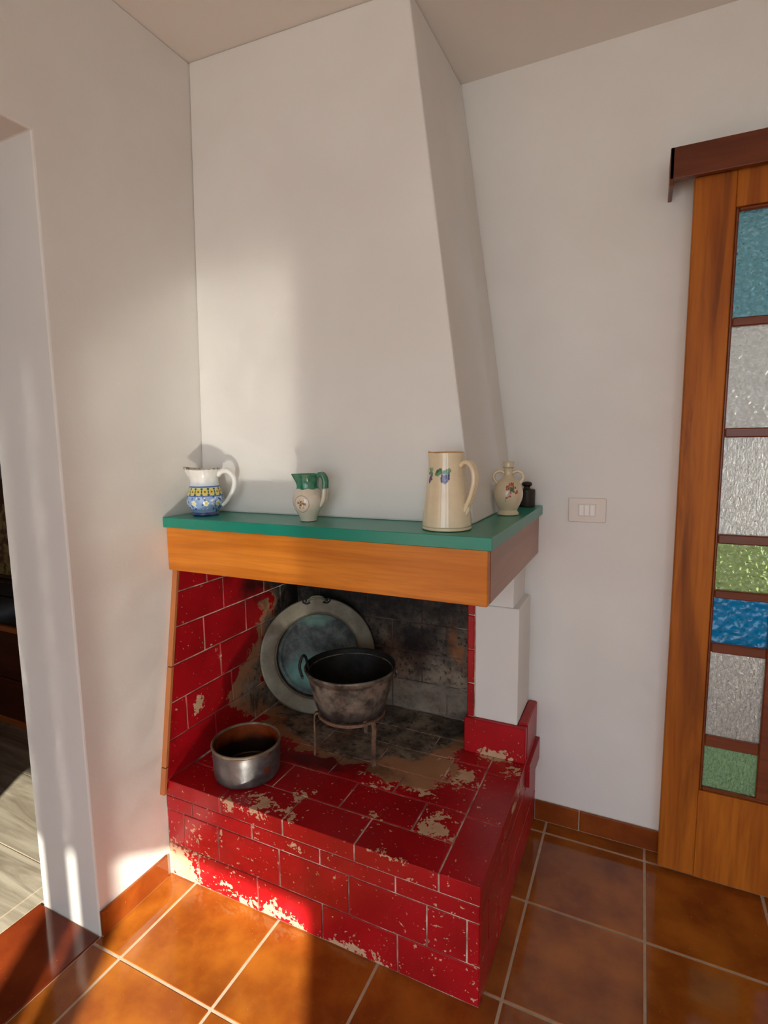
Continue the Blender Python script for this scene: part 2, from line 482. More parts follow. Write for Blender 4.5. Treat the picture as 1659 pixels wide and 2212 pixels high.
# passage behind the glazed door; unseen window added to light it
struct(boxes('wall_passage', [(3.4, 3.55, .14, 2.2, 0, .6), (3.4, 3.55, .14, 2.2, 2.3, H), (3.4, 3.55, .14, .4, .6, 2.3), (3.4, 3.55, 1.9, 2.2, .6, 2.3),
                              (.9, 1.0, .14, 2.2, 0, H), (1.0, 3.4, 2.1, 2.2, 0, H)], PLASTER))
fl3 = struct(boxes('floor', [(1.0, 3.4, 0, 2.1, -.06, -.001)], GROUT))
for i in range(7):
    for j in range(6):
        cbox('tile', 1.02+.33*i, 1.34+.33*i, .02+.33*j, .34+.33*j, -.009, .0, PLANK, fl3, .0016)
portal('passage_portal', (3.56, 1.15, 1.45), (0, math.radians(-90) + math.pi, 0), 1.7, 1.5)
# unseen pale ground added outside the french window to bounce sunlight in
BOUNCE = simple('pale_bounce_ground', lin(206, 196, 180), .8)
struct(boxes('ground', [(-6, 9, -12, -4.56, -.12, -.04)], BOUNCE))

# baseboards
bb = struct(boxes('baseboard_back', [(1.054, 1.62, -.008, 0, 0, .077)], GROUT))
for a, b in ((1.056, 1.2105), (1.2145, 1.5445), (1.5485, 1.62)):
    cbox('baseboard_tile', a, b, -.0125, -.004, .003, .079, BBT, bb, .002)
bl = struct(boxes('baseboard_left', [(0, .008, -1.033, -.79, 0, .078)], GROUT))
for a, b in ((-1.0345, -.792),):
    cbox('baseboard_tile', .003, .0125, a, b, .003, .081, BBT, bl, .002)
bl2 = struct(boxes('baseboard_left', [(0, .008, -4.36, -2.33, 0, .078)], GROUT))
for k in range(6): cbox('baseboard_tile', .003, .0125, -4.355+.336*k, -4.355+.332+.336*k, .003, .081, BBT, bl2, .002)

# french window on the front wall (behind the camera)
FW = simple('window_frame_paint', lin(150, 92, 48), .4)
win = struct(boxes('window_1', [(.30, .34, -4.54, -4.48, 0, 2.315), (2.83, 2.87, -4.54, -4.48, 0, 2.315), (.30, 2.87, -4.54, -4.50, 2.28, 2.315)], FW))
cbox('bottom_panel', .34, 2.83, -4.52, -4.48, 0.0, .36, FW, win, .003)
for a, b in ((1.79, 1.90), (1.94, 2.06)):
    cbox('stile', a, b, -4.385, -4.345, 0.0, 2.27, FW, win, .003)
# ------------------------------------------------------------------ fireplace
fp = tag(empty('fireplace', (0.5, -.4, 0)), 'corner fireplace with white tapering hood, green shelf, wooden beam and red tiled hearth', 'fireplace')
HT = .335
t = .0026
def jit(a=.0005): return random.uniform(-a, a)
g = .0023   # half joint
# hearth
hearth = boxes('hearth', [(0.001, 1.053-t, -.7754+t, -.001, 0.0, HT-t)], MORTAR, fp)
def face_row(z0, z1, joints):
    for a, b in zip(joints[:-1], joints[1:]):
        cbox('brick', a+g, b-g, -.7754+jit(), -.7754+t+.006, z0+g*.8, z1-g*.8, BRICK, hearth, .0013)
face_row(.002, .115, [0.003, .129, .365, .595, .829, 1.053])
face_row(.115, .235, [0.003, .076, .218, .450, .683, .913, 1.020, 1.053])
face_row(.235, .284, [0.003, .117, .352, .591, .825, 1.053])
def side_row(z0, z1, joints, x=1.053):
    for a, b in zip(joints[:-1], joints[1:]):
        cbox('brick', 1.053-t-.006, x+jit(), a+g, b-g, z0+g*.8, z1-g*.8, BRICK, hearth, .0013)
side_row(.002, .115, [-.775+t, -.57, -.335, -.10, -.001])
side_row(.115, .235, [-.775+t, -.69, -.455, -.22, -.001])
side_row(.235, .284, [-.775+t, -.57, -.335, -.21])
side_row(.245, .330, [-.205, -.001], 1.066)
# slabs of the hearth top; the front ones turn down over the front edge
def top_row(y0, y1, joints, z0=HT-t-.007):
    for a, b in zip(joints[:-1], joints[1:]):
        cbox('brick', a+g, b-g, y0+g, y1-g, z0, HT+jit(), BRICK, hearth, .0013)
top_row(-.7754-.001, -.660, [.003, .230, .465, .702, .945], .284)
top_row(-.660, -.531, [.020, .105, .344, .587, .823, .945])
top_row(-.531, -.415, [.020, .232, .470, .707, .945])
top_row(-.415, -.285, [.020, .112, .352, .589, .826, .945])
top_row(-.285, -.165, [.020, .255, .498, .733, .945])
top_row(-.165, -.018, [.020, .115, .350, .590, .825, .945])
for a, b in ((-.7764, -.541), (-.541, -.309), (-.309, -.018)):
    z0 = .284
    cbox('brick', .945+g, 1.053+.0005, a+g, b-g, z0, HT+jit(), BRICK, hearth, .0013)

# left lining: plate with a sloping front edge, tiles in courses, terracotta edge strips
def yf(z): return -.797+(z-.30)*(.107/.705)
lining = extrude('firebox_side_lining', [(-.001, HT-.006), (yf(HT)+.012, HT-.006), (yf(1.10)+.012, 1.10), (-.001, 1.10)], 0, .001, .0162, MORTAR, fp)
courses = [(HT+.001, .462), (.462, .584), (.584, .706), (.706, .828), (.828, .943), (.943, 1.06)]
ljoint = [[-.552, -.334, -.10], [-.682, -.458, -.225], [-.51, -.277], [-.583, -.363, -.141], [-.48, -.248], [-.557, -.33, -.10]]
for (z0, z1), js in zip(courses, ljoint):
    e = [None]+js+[-.012]
    for a, b in zip(e[:-1], e[1:]):
        x0, x1 = .011, .0185+jit()
        if a is None:
            za, zb = z0+g, z1-g
            extrude('brick', [(yf(za)+.0145, za), (b-g, za), (b-g, zb), (yf(zb)+.0145, zb)], 0, x0, x1, BRICK, lining, .0012)
        else:
            cbox('brick', x0, x1, a+g, b-g, z0+g, z1-g, BRICK, lining, .0013)
for z0, z1 in ((.295, .381), (.384, .703), (.706, 1.02)):
    extrude('edge_strip', [(yf(z0), z0), (yf(z0)+.0115, z0), (yf(z1)+.0115, z1), (yf(z1), z1)], 0, .0005, .0205, EDGET, fp, .0015)
# back lining
back = boxes('firebox_back_lining', [(.012, .852, -.0158, -.001, HT-.006, 1.10)], MORTAR, fp)
bj = [[.24, .475, .71], [.13, .365, .605], [.24, .476, .709], [.13, .365, .606], [.24, .475, .71], [.13, .365, .605]]
for (z0, z1), js in zip(courses, bj):
    e = [.0185]+js+[.852]
    for a, b in zip(e[:-1], e[1:]):
        cbox('brick', a+g, b-g, -.0185+jit(.0015), -.010, z0+g, z1-g, BRICK, back, .0015)
# right lining and white pillar
rl = boxes('firebox_side_lining', [(.851, .873, -.2025, -.001, .462, 1.10)], MORTAR, fp)
for (z0, z1) in courses[1:]:
    cbox('brick', .848+jit(), .872, -.206, -.02, z0+.0012, z1-.0012, BRICK, rl, .003)
pil = boxes('pillar', [(.873, 1.0, -.192, -.0005, .86, 1.155), (.873, 1.021, -.199, -.0005, .46, .866)], PLASTER, fp, .004)
# kerb around the pillar foot
kerb = boxes('kerb', [(.845, 1.049, -.211, -.005, HT-.002, .455)], MORTAR, fp)
cbox('brick', .840, 1.0525, -.2155, -.19, HT+.0005, .460, BRICK, kerb, .003)
cbox('brick', 1.022, 1.0535, -.188, -.0008, HT+.0005, .466, BRICK, kerb, .004)
# dark smoke chamber over the lining
SOOT = simple('soot', lin(24, 21, 19), .9)
boxes('smoke_chamber', [(0.0005, 1.0, -.012, -.0005, 1.10, 1.157), (.0005, .012, -.62, -.012, 1.10, 1.157)], SOOT, fp)
# beam and shelf
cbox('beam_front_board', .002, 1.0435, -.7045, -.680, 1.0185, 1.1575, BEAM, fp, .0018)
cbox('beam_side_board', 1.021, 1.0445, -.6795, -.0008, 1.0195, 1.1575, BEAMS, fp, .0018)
cbox('mantel_shelf', .0008, 1.0565, -.7165, -.0008, 1.1585, 1.1905, GREEN, fp, .0015)
# hood
SH = 1.1905
JZ = SH+.0007   # jugs stand just on the shelf
hv = [(0.0005, -.538, SH), (.957, -.522, SH), (.957, -.0005, SH), (.0005, -.0005, SH), (.0005, -.497, H), (.744, -.452, H), (.752, -.0005, H), (.0005, -.0005, H)]
hood = link('chimney_hood', mesh('chimney_hood', hv, [(0, 3, 2, 1), (4, 5, 6, 7), (0, 1, 5, 4), (1, 2, 6, 5), (2, 3, 7, 6), (3, 0, 4, 7)]), PLASTER, fp, (0, 0, 0)); bev(hood, .006)

# ------------------------------------------------------------------ sliding door
DX, DY = 1.467, -.089
door = struct(empty('door_1', (DX, DY, .012)))
cols = [(1.580, 1.721)]
for k in range(3): cols.append((cols[-1][1]+.042, cols[-1][1]+.042+.141))
DR = cols[-1][1]+.113
rows = [(2.04, 1.755), (1.730, 1.445), (1.418, 1.132), (1.104, .962), (.937, .796), (.766, .496), (.460, .322)]
T1, B1 = 2.15, .012
cbox('stile', DX, 1.571, DY, DY+.036, B1, T1, DOORW, door, .003)
cbox('stile', cols[-1][1]+.009, DR, DY, DY+.036, B1, T1, DOORW, door, .003)
cbox('rail', 1.571, cols[-1][1]+.009, DY, DY+.036, 2.051, T1, DOORW, door, .001)
cbox('rail', 1.571, cols[-1][1]+.009, DY, DY+.036, B1, .311, DOORW, door, .001)
# beads round the glazed field
cbox('bead', 1.571, 1.580, DY+.005, DY+.031, .311, 2.051, DOORB, door, .003)
cbox('bead', cols[-1][1], cols[-1][1]+.009, DY+.005, DY+.031, .311, 2.051, DOORB, door, .003)
cbox('bead', 1.580, cols[-1][1], DY+.005, DY+.031, 2.040, 2.051, DOORB, door, .003)
cbox('bead', 1.580, cols[-1][1], DY+.005, DY+.031, .311, .322, DOORB, door, .003)
for k in range(3):
    cbox('mullion', cols[k][1], cols[k+1][0], DY+.004, DY+.032, .322, 2.040, DOORB, door, .003)
GL = {'teal': mat_glass('teal_glass', (.17, .40, .47, 1), 'hammer'), 'clear_h': mat_glass('clear_hammered_glass', (.74, .72, .69, 1), 'hammer'),
      'clear_b': mat_glass('clear_bark_glass', (.78, .76, .74, 1), 'bark'), 'olive': mat_glass('olive_green_glass', (.42, .55, .22, 1), 'hammer'),
      'blue': mat_glass('blue_glass', (.0, .26, .58, 1), 'wave'), 'green': mat_glass('pale_green_glass', (.40, .66, .38, 1), 'bark')}
pat = [['teal', 'clear_h', 'clear_b', 'olive', 'blue', 'clear_b', 'green'], ['clear_b', 'olive', 'clear_h', 'blue', 'clear_b', 'green', 'blue']]
names = {'teal': 'teal', 'clear_h': 'clear hammered', 'clear_b': 'clear rippled', 'olive': 'olive green', 'blue': 'bright blue', 'green': 'pale green'}
for ci, (a, b) in enumerate(cols):
    for ri in range(6):
        cbox('glazing_bar', a, b, DY+.005, DY+.031, rows[ri+1][0], rows[ri][1], DOORB, door, .003)
    for ri, (z1, z0) in enumerate(rows):
        k = pat[ci % 2][ri]
        p = cbox('pane', a, b, DY+.016, DY+.020, z0, z1, GL[k], door, .0004)
        p['label'] = names[k]+' textured glass pane'
# pelmet hiding the sliding track
pel = struct(empty('trim_1', (1.405, -.10, 2.12)))
boxes('pelmet_board', [(1.402, 2.95, -.122, -.104, 2.142, 2.226)], PELM, pel, .002)
extrude('pelmet_end', [(-.122, 2.126), (-.122, 2.226), (-.0005, 2.226), (-.0005, 2.126)], 0, 1.402, 1.413, PELM, pel, .002)
boxes('pelmet_top', [(1.402, 2.95, -.104, -.0005, 2.214, 2.226)], PELM, pel, .001)

# ------------------------------------------------------------------ light switch
sw = tag(empty('light_switch', (1.203, -.001, 1.14)), 'cream three-rocker light switch on the white wall beside the glazed door', 'light switch')
SX0, SX1, SZ0, SZ1 = 1.1425, 1.2640, 1.1385, 1.2215
rim = []
pl = boxes('plate', [(SX0, SX1, -.007, -.0006, SZ0, SZ1)], PLASTIC, sw); bev(pl, .0035, 3)
cbox('rocker_frame', 1.174, 1.2325, -.0085, -.006, 1.1585, 1.2020, PLASTIC, sw, .001)
for k in range(3):
    a = 1.1775+k*.0178
    cbox('rocker', a, a+.0162, -.011, -.0075, 1.1615, 1.1990, PLASTICW, sw, .0015)

# ------------------------------------------------------------------ jugs on the shelf
def facing(x, y):
    """rotation so that local -Y looks at where the viewer stands"""
    return math.atan2(CAMXY[1]-y, CAMXY[0]-x)+math.pi/2
CER = mat_ceramic('glazed_ceramic')
def L3(r, g_, b): return np.array(lin(r, g_, b)[:3])
def layer(cols, mask, col):
    m = np.clip(mask, 0, 1)[:, None]; return cols*(1-m)+col*m
def sst(x, a, b): 
    q = np.clip((x-a)/(b-a), 0, 1); return q*q*(3-2*q)
def wrap(a): return (a+math.pi) % (2*math.pi)-math.pi
def ell(T, Z, t0, z0, a, b, R0, rot=0, soft=.25):
    """painted dab: ellipse on the unrolled surface, angle t0, height z0, half sizes a b (m)"""
    u = wrap(T-t0)*R0; v = Z-z0; c, s = math.cos(rot), math.sin(rot)
    U = (u*c+v*s)/a; Vv = (-u*s+v*c)/b
    return 1-sst(np.sqrt(U*U+Vv*Vv), 1-soft, 1+soft)
def vessel(prof, n_out, thick, inner_floor=.006):
    """outer profile resampled + inner wall"""
    o = catmull(prof, n_out)
    inn = []
    for r, z in o[::-1][::3]:
        if z < inner_floor+.004: break
        inn.append((max(r-thick, .002), z))
    inn[0] = (max(o[-1][0]-thick, .002), o[-1][1])
    inn.append((max(inn[-1][0]*.5, .002), inner_floor)); inn.append((.001, inner_floor))
    top = [(o[-1][0]-thick*.35, o[-1][1]+thick*.35)]
    return np.vstack([o, top, np.array(inn)]), n_out
FR = -math.pi/2     # angle that looks at the viewer

# 1 blue and yellow painted jug
x, y = .094, -.622
jug = tag(empty('ceramic_jug', (x, y, JZ), facing(x, y)-.40), 'white pouring jug with blue, yellow and white painted floral bands', 'jug')
pr, no = vessel([(.034, 0), (.041, .001), (.042, .006), (.040, .012), (.049, .024), (.0565, .040), (.0575, .052), (.054, .072), (.0475, .092), (.0435, .106), (.0440, .122), (.0475, .138), (.0505, .148)], 110, .004)
def dfm(T, R, Z):
    w = np.exp(-(wrap(T-math.pi)/.36)**2)*sst(Z, .095, .15)
    dip = .003*np.cos(2*wrap(T-math.pi))*sst(Z, .12, .15)
    return R+w*.017*np.clip(R/.045, 0, 1), Z+w*.003+dip
me, T, R, Z = lathe('jug_body', pr, 256, dfm)
c = np.tile(L3(236, 236, 232), (len(T), 1))
out = (np.arange(len(T)) < no*256)
def om(m): return m*out
c = layer(c, om(sst(Z, .118, .095))*.35, L3(120, 160, 210))
c = layer(c, om((Z < .096)*(Z > .0905)), L3(46, 88, 160))
band = om((Z <= .0905)*(Z > .066))
c = layer(c, band, L3(190, 205, 150)); 
for k in range(16):
    t0 = 2*math.pi*k/16
    for q in range(6):
        a = q*math.pi/3
        c = layer(c, om(ell(T, Z, t0+.0055*math.cos(a)/.054, .078+.0065*math.sin(a), .0030, .0030, .054)), L3(222, 186, 60))
    c = layer(c, om(ell(T, Z, t0, .078, .0028, .0028, .054)), L3(60, 44, 30))
    for dz in (-.009, .009):
        c = layer(c, om(ell(T, Z, t0+math.pi/16, .078+dz, .0042, .0028, .054)), L3(36, 50, 60))
    c = layer(c, om(ell(T, Z, t0+math.pi/16, .078, .0022, .006, .054)), L3(50, 70, 70))
c = layer(c, om((Z < .067)*(Z > .0635)), L3(40, 84, 160))
low = om((Z <= .0635)*(Z > .012)); c = layer(c, low*.9, L3(132, 168, 216))
rr = np.random.default_rng(3)
for k in range(70):
    t0, z0 = rr.uniform(0, 2*math.pi), rr.uniform(.014, .062)
    c = layer(c, low*ell(T, Z, t0, z0, rr.uniform(.003, .007), rr.uniform(.0016, .003), .054, rr.uniform(0, 3.1)), L3(24, 66, 150))
for k in range(46):
    t0, z0 = rr.uniform(0, 2*math.pi), rr.uniform(.018, .060)
    c = layer(c, low*ell(T, Z, t0, z0, rr.uniform(.003, .006), rr.uniform(.0016, .0026), .054, rr.uniform(0, 3.1)), L3(232, 238, 236))
for k in range(9):
    t0 = 2*math.pi*k/9+.25
    for q in range(5):
        a = q*1.257
        c = layer(c, low*ell(T, Z, t0+.005*math.cos(a)/.054, .042+.006*math.sin(a), .0036, .0036, .054), L3(236, 240, 220))
    c = layer(c, low*ell(T, Z, t0, .042, .0040, .0040, .054), L3(230, 200, 70))
c = layer(c, om((Z <= .0125)*1.0), L3(22, 52, 120))
c = layer(c, sst(Z, .1462, .1475)*(.45+.55*np.sin(T*9)**2), L3(120, 96, 70))
paint(me, c); link('body', me, CER, jug, (0, 0, 0), True)
hm = tube('handle', [(.043, 0, .128), (.058, 0, .140), (.080, 0, .140), (.098, 0, .116), (.094, 0, .082), (.072, 0, .046), (.055, 0, .030)], [.0075, .007, .0065, .0062, .006, .0055, .0045], 14, 1.25, (0, 1, 0), 48)
paint(hm, np.tile(L3(236, 236, 232), (len(hm.vertices), 1))); link('handle', hm, CER, jug, (0, 0, 0), True)

# 2 small green-necked jug
x, y = .488, -.622
jug = tag(empty('ceramic_jug', (x, y, JZ), facing(x, y)), 'small cream jug with green glazed neck and painted flower medallion', 'jug')
pr, no = vessel([(.019, 0), (.0235, .001), (.0240, .006), (.029, .018), (.0400, .038), (.0445, .056), (.0425, .074), (.0360, .089), (.0325, .098), (.0325, .112), (.0350, .126), (.0380, .136)], 100, .0035)
def dfm(T, R, Z):
    w = np.exp(-(wrap(T-math.pi)/.34)**2)*sst(Z, .1, .138); return R+w*.009*np.clip(R/.035, 0, 1), Z+w*.001
me, T, R, Z = lathe('jug_body', pr, 256, dfm); out = (np.arange(len(T)) < no*256)
c = np.tile(L3(216, 206, 188), (len(T), 1))
wav = .0945+.0012*np.sin(T*7)
c = layer(c, sst(Z, wav-.0006, wav+.0006), L3(42, 122, 96))
mc = FR-.48
rad = ell(T, Z, mc, .053, .0245, .0245, .043, 0, .02)
ring = om(ell(T, Z, mc, .053, .0240, .0250, .043, 0, .03)-ell(T, Z, mc, .053, .0218, .0228, .043, 0, .03))
c = layer(c, ring*.75, L3(140, 110, 84)); c = layer(c, om(ell(T, Z, mc, .053, .0215, .0225, .043, 0, .05))*.6, L3(222, 210, 190))
for k in range(26):
    a, q = rr.uniform(0, 6.28), rr.uniform(0, .013)
    col = [L3(206, 170, 104), L3(150, 98, 70), L3(196, 150, 130), L3(128, 118, 140), L3(96, 84, 60)][k % 5]
    c = layer(c, om(ell(T, Z, mc+q*math.cos(a)/.043, .053+q*math.sin(a), rr.uniform(.0022, .005), rr.uniform(.0015, .003), .043, rr.uniform(0, 3))), col)
paint(me, c); link('body', me, CER, jug, (0, 0, 0), True)
dirn = (math.cos(-.45), math.sin(-.45))
for s in (-1, 1):
    o_ = (-dirn[1]*.0068*s, dirn[0]*.0068*s)
    pts = [(r_*dirn[0]+o_[0], r_*dirn[1]+o_[1], z_) for r_, z_ in ((.034, .133), (.046, .136), (.0555, .122), (.0560, .104), (.0545, .085), (.0510, .062), (.0420, .043))]
    hm = tube('handle', pts, [.0065, .0072, .0072, .0068, .0066, .006, .003], 14, 1.0, (0, 0, 1), 44)
    hz = np.array([v.co.z for v in hm.vertices])
    paint(hm, layer(np.tile(L3(216, 206, 188), (len(hz), 1)), sst(hz, .0942, .0956), L3(42, 122, 96))); link('handle_rib', hm, CER, jug, (0, 0, 0), True)

# 3 tall cream jug with grapes
x, y = .912, -.618
jug = tag(empty('ceramic_jug', (x, y, JZ), facing(x, y)), 'tall cream tapering jug painted with purple grapes and green vine leaves', 'jug')
pr, no = vessel([(.056, 0), (.0635, .001), (.0645, .005), (.0632, .008), (.0640, .011), (.0622, .030), (.0590, .060), (.0555, .092), (.0515, .126), (.0475, .160), (.0450, .186), (.0445, .197)], 120, .0045)
def dfm(T, R, Z):
    w = np.exp(-(wrap(T-(math.pi+.35))/.30)**2)*sst(Z, .150, .2); dip = -.0025*np.exp(-(wrap(T-(math.pi+.95))/.3)**2)*sst(Z, .18, .197)
    return R+w*.006*np.clip(R/.045, 0, 1), Z+w*.002+dip
me, T, R, Z = lathe('jug_body', pr, 256, dfm); out = (np.arange(len(T)) < no*256)
c = np.tile(L3(222, 205, 172), (len(T), 1))
c = layer(c, sst(Z, .1955, .197), L3(196, 140, 70))
c = layer(c, om((np.abs(Z-.0095) < .0012)*.4), L3(150, 130, 100))
def dabs(cx, cz, n, sx, sz, a, cl):
    global c
    for k in range(n):
        c = layer(c, om(ell(T, Z, FR+(cx+rr.uniform(-sx, sx))/.050, cz+rr.uniform(-sz, sz), a*rr.uniform(.7, 1.1), a*rr.uniform(.6, 1.), .050, rr.uniform(0, 3))), cl[k % len(cl)])
LEAF = [L3(92, 136, 104), L3(66, 112, 82), L3(120, 158, 122)]
dabs(-.010, .150, 20, .018, .006, .0050, LEAF); dabs(-.024, .146, 8, .006, .005, .0045, LEAF); dabs(-.0495, .148, 12, .007, .009, .0048, LEAF)
GR = [L3(56, 46, 110), L3(44, 36, 92), L3(80, 72, 140)]
dabs(-.005, .133, 16, .009, .007, .0042, GR); dabs(-.008, .126, 6, .005, .004, .004, GR); dabs(.003, .141, 3, .003, .003, .003, GR)
dabs(-.046, .133, 9, .005, .006, .0042, GR); dabs(-.050, .124, 4, .002, .004, .004, GR)
paint(me, c); link('body', me, CER, jug, (0, 0, 0), True)
ang = -.62; dirn = (math.cos(ang), math.sin(ang))
for s in (-1, 0, 1):
    off = .0062*s; o_ = (-dirn[1]*off, dirn[0]*off)
    pts = [(r_*dirn[0]+o_[0], r_*dirn[1]+o_[1], z_) for r_, z_ in ((.045, .162), (.056, .172), (.072, .169), (.083, .150), (.085, .124), (.077, .092), (.064, .062), (.0585, .048))]
    hm = tube('handle', pts, [.0058, .006, .006, .006, .006, .0058, .0058, .004], 12, 1.0, (0, 0, 1), 48)
    paint(hm, np.tile(L3(222, 205, 172), (len(hm.vertices), 1))); link('handle_rib', hm, CER, jug, (0, 0, 0), True)
hm = tube('handle_foot', [(.052*dirn[0], .052*dirn[1], .072), (.062*dirn[0], .062*dirn[1], .056), (.0605*dirn[0], .0605*dirn[1], .040)], [.004, .0095, .003], 12, 1.0, (0, 0, 1), 16)
paint(hm, np.tile(L3(222, 205, 172), (len(hm.vertices), 1))); link('handle_foot', hm, CER, jug, (0, 0, 0), True)

# 4 two-handled flask
x, y = .998, -.290
jug = tag(empty('ceramic_flask', (x, y, JZ), facing(x, y)), 'small cream two-handled flask with red and green flower spray', 'flask')
pr, no = vessel([(.028, 0), (.0320, .001), (.0325, .006), (.0290, .011), (.0275, .015), (.033, .026), (.0415, .046), (.0442, .064), (.0420, .082), (.0340, .099), (.0225, .110), (.0140, .120), (.0125, .130), (.0140, .141), (.0170, .1455), (.0160, .1485), (.0155, .158), (.0165, .161)], 120, .003)
me, T, R, Z = lathe('flask_body', pr, 256); out = (np.arange(len(T)) < no*256)
c = np.tile(L3(210, 192, 160), (len(T), 1))
c = layer(c, om((np.abs(Z-.1445) < .0012)*1.0), L3(110, 84, 56))
RED = [L3(160, 62, 44), L3(186, 92, 62), L3(140, 52, 40)]
dabs(.008, .093, 9, .017, .006, .0038, RED); dabs(.026, .078, 9, .006, .009, .0036, RED); dabs(-.002, .084, 7, .006, .005, .0032, RED); dabs(.004, .066, 8, .006, .006, .0036, RED); dabs(-.004, .058, 3, .002, .004, .003, RED)
dabs(.013, .079, 9, .006, .007, .0045, [L3(78, 104, 64), L3(58, 88, 58)]); dabs(-.010, .050, 4, .002, .006, .0018, [L3(86, 70, 44)])
paint(me, c); link('body', me, CER, jug, (0, 0, 0), True)
for s in (-1, 1):
    hm = tube('handle', [(s*.012, 0, .128), (s*.026, 0, .134), (s*.041, 0, .127), (s*.044, 0, .112), (s*.036, 0, .100), (s*.029, 0, .097)], [.0048, .0046, .0044, .0044, .0046, .005], 12, 1.2, (0, 1, 0), 36)
    paint(hm, np.tile(L3(210, 192, 160), (len(hm.vertices), 1))); link('handle', hm, CER, jug, (0, 0, 0), True)

# 5 dark knobbed flask
x, y = 1.010, -.052
DARK = mat_oldmetal('dark_bronze', lin(38, 28, 22), lin(56, 42, 32), lin(30, 24, 20), .35, .6, .3)
bt = tag(empty('knobbed_flask', (x, y, JZ), facing(x, y)), 'small black cylindrical flask with knob top standing against the wall', 'flask')
me, *_ = lathe('flask_body', catmull([(.024, 0), (.0275, .001), (.028, .004), (.028, .030), (.028, .054), (.0265, .059), (.020, .0605), (.0125, .062), (.0105, .066), (.0110, .070)], 60), 48, close_top=True)
link('body', me, DARK, bt, (0, 0, 0), True)
me, *_ = lathe('flask_knob', catmull([(.0105, .0695), (.0150, .0715), (.0172, .076), (.0165, .081), (.0120, .0845), (.004, .086), (.0005, .0862)], 26), 40)
link('knob', me, DARK, bt, (0, 0, 0), True)

# ------------------------------------------------------------------ pots in the firebox
# round tray leaning in the corner
def verd(n, O, c):
    m = n.blob(n.vadd(O, n.mul(n.vadd(n.noise(14, 4, vec=O, out=1), (-.5, -.5, -.5)), (.08, .08, .08))), (-.03, -.06, 0), (.13, .09, .2), 1, .3)
    c = n.mix(n.math('MULTIPLY', m, .75), c, lin(96, 150, 138))
    m2 = n.blob(O, (.0, .14, 0), (.09, .04, .2), 1, .2)
    return n.mix(n.math('MULTIPLY', m2, .5), c, lin(104, 150, 132))
WELL = mat_oldmetal('patinated_copper', lin(36, 39, 38), lin(96, 104, 98), lin(28, 30, 30), .4, .7, .3, 11, verd)
RIMM = mat_oldmetal('tinned_copper', lin(96, 88, 72), lin(122, 114, 96), lin(84, 70, 52), .35, .6, .45, 8)
rd = .232
tilt = math.radians(13); az = math.radians(34)
tray = tag(empty('round_tray', (.209, -.160, .335+rd*math.cos(tilt)+.004)), 'large round tinned copper tray with verdigris leaning against the firebox corner', 'tray')
tray.rotation_euler = (math.radians(90)-tilt, 0, az)
prof = [(rd-.002, .010), (rd, .013), (rd-.003, .0155), (rd-.012, .0155), (rd-.055, .012), (rd-.064, .009)]
prof_back = [(rd-.066, -.012), (rd-.064, -.006), (rd-.050, .006), (rd-.012, .0105)]
me, *_ = lathe('tray_rim', np.vstack([np.array([(rd-.066, -.0125), (rd-.062, -.006), (rd-.05, .004), (rd-.012, .009)]), catmull(prof, 24), np.array([(rd-.067, -.004), (rd-.069, -.008)])]), 96, close_bottom=False)
link('rim', me, RIMM, tray, (0, 0, 0), True)
me, *_ = lathe('tray_well', np.vstack([np.array([(.001, -.0125), (rd-.0665, -.0125)]), catmull([(rd-.0670, -.0085), (rd-.078, -.0095), (rd-.084, -.0082), (rd-.09, -.0095), (.06, -.0085), (.001, -.0080)], 30)]), 96, close_bottom=False)
link('well', me, WELL, tray, (0, 0, 0), True)
me, *_ = lathe('tray_bead', catmull([(rd-.070, .000), (rd-.0655, .0105), (rd-.0625, .0105), (rd-.062, .008)], 12), 96, close_bottom=False)
link('bead', me, RIMM, tray, (0, 0, 0), True)
BRASS = mat_oldmetal('verdigris_brass', lin(116, 122, 96), lin(150, 150, 118), lin(70, 84, 66), .35, .6, .5, 30)
DKM = mat_oldmetal('blackened_iron', lin(26, 24, 22), lin(48, 44, 40), lin(20, 19, 18), .5, .8, .4, 30)
for (dz, w) in ((.0, .0), (.007, .006)):
    me = tube('tray_handle', [(-.034+w, rd-.016+dz, .017), (-.030+w, rd-.006+dz, .026), (0, rd-.001+dz, .030), (.030-w, rd-.006+dz, .026), (.034-w, rd-.016+dz, .017)], .0038, 10, 1.0, (0, 0, 1), 30)
    link('handle_bar', me, BRASS, tray, (0, 0, 0), True)
for s in (-1, 1):
    me = tube('tray_handle_scroll', [(s*.026, rd-.020, .017), (s*.040, rd-.024, .020), (s*.054, rd-.017, .019), (s*.052, rd-.006, .018), (s*.042, rd-.010, .019), (s*.044, rd-.016, .018)], .0034, 8, 1.0, (0, 0, 1), 36)
    link('handle_bracket', me, DKM, tray, (0, 0, 0), True)

# iron trivet and cauldron
IRON = mat_oldmetal('rusty_iron', lin(112, 84, 66), lin(148, 116, 94), lin(84, 62, 50), .55, .85, .3, 30)
TX, TY, TZ = .478, -.372, .490
tv = tag(empty('iron_trivet', (TX, TY, HT)), 'rusty iron three-legged trivet standing on the hearth under the cauldron', 'trivet')
def flatbar(name, pts, w, th, side):
    """flat strip along pts; side(i) gives the width direction"""
    V, F = [], []; n_ = len(pts)
    for i, p in enumerate(pts):
        tdir = (Vector(pts[min(i+1, n_-1)])-Vector(pts[max(i-1, 0)])).normalized(); s = Vector(side(i)).normalized(); q = tdir.cross(s).normalized()
        for a, b in ((-1, -1), (1, -1), (1, 1), (-1, 1)): V.append(Vector(p)+s*a*w/2+q*b*th/2)
    for i in range(n_-1):
        for k in range(4): F.append((i*4+k, i*4+(k+1) % 4, (i+1)*4+(k+1) % 4, (i+1)*4+k))
    F += [(3, 2, 1, 0), tuple((n_-1)*4+k for k in range(4))]
    return mesh(name, V, F)
RT = .116
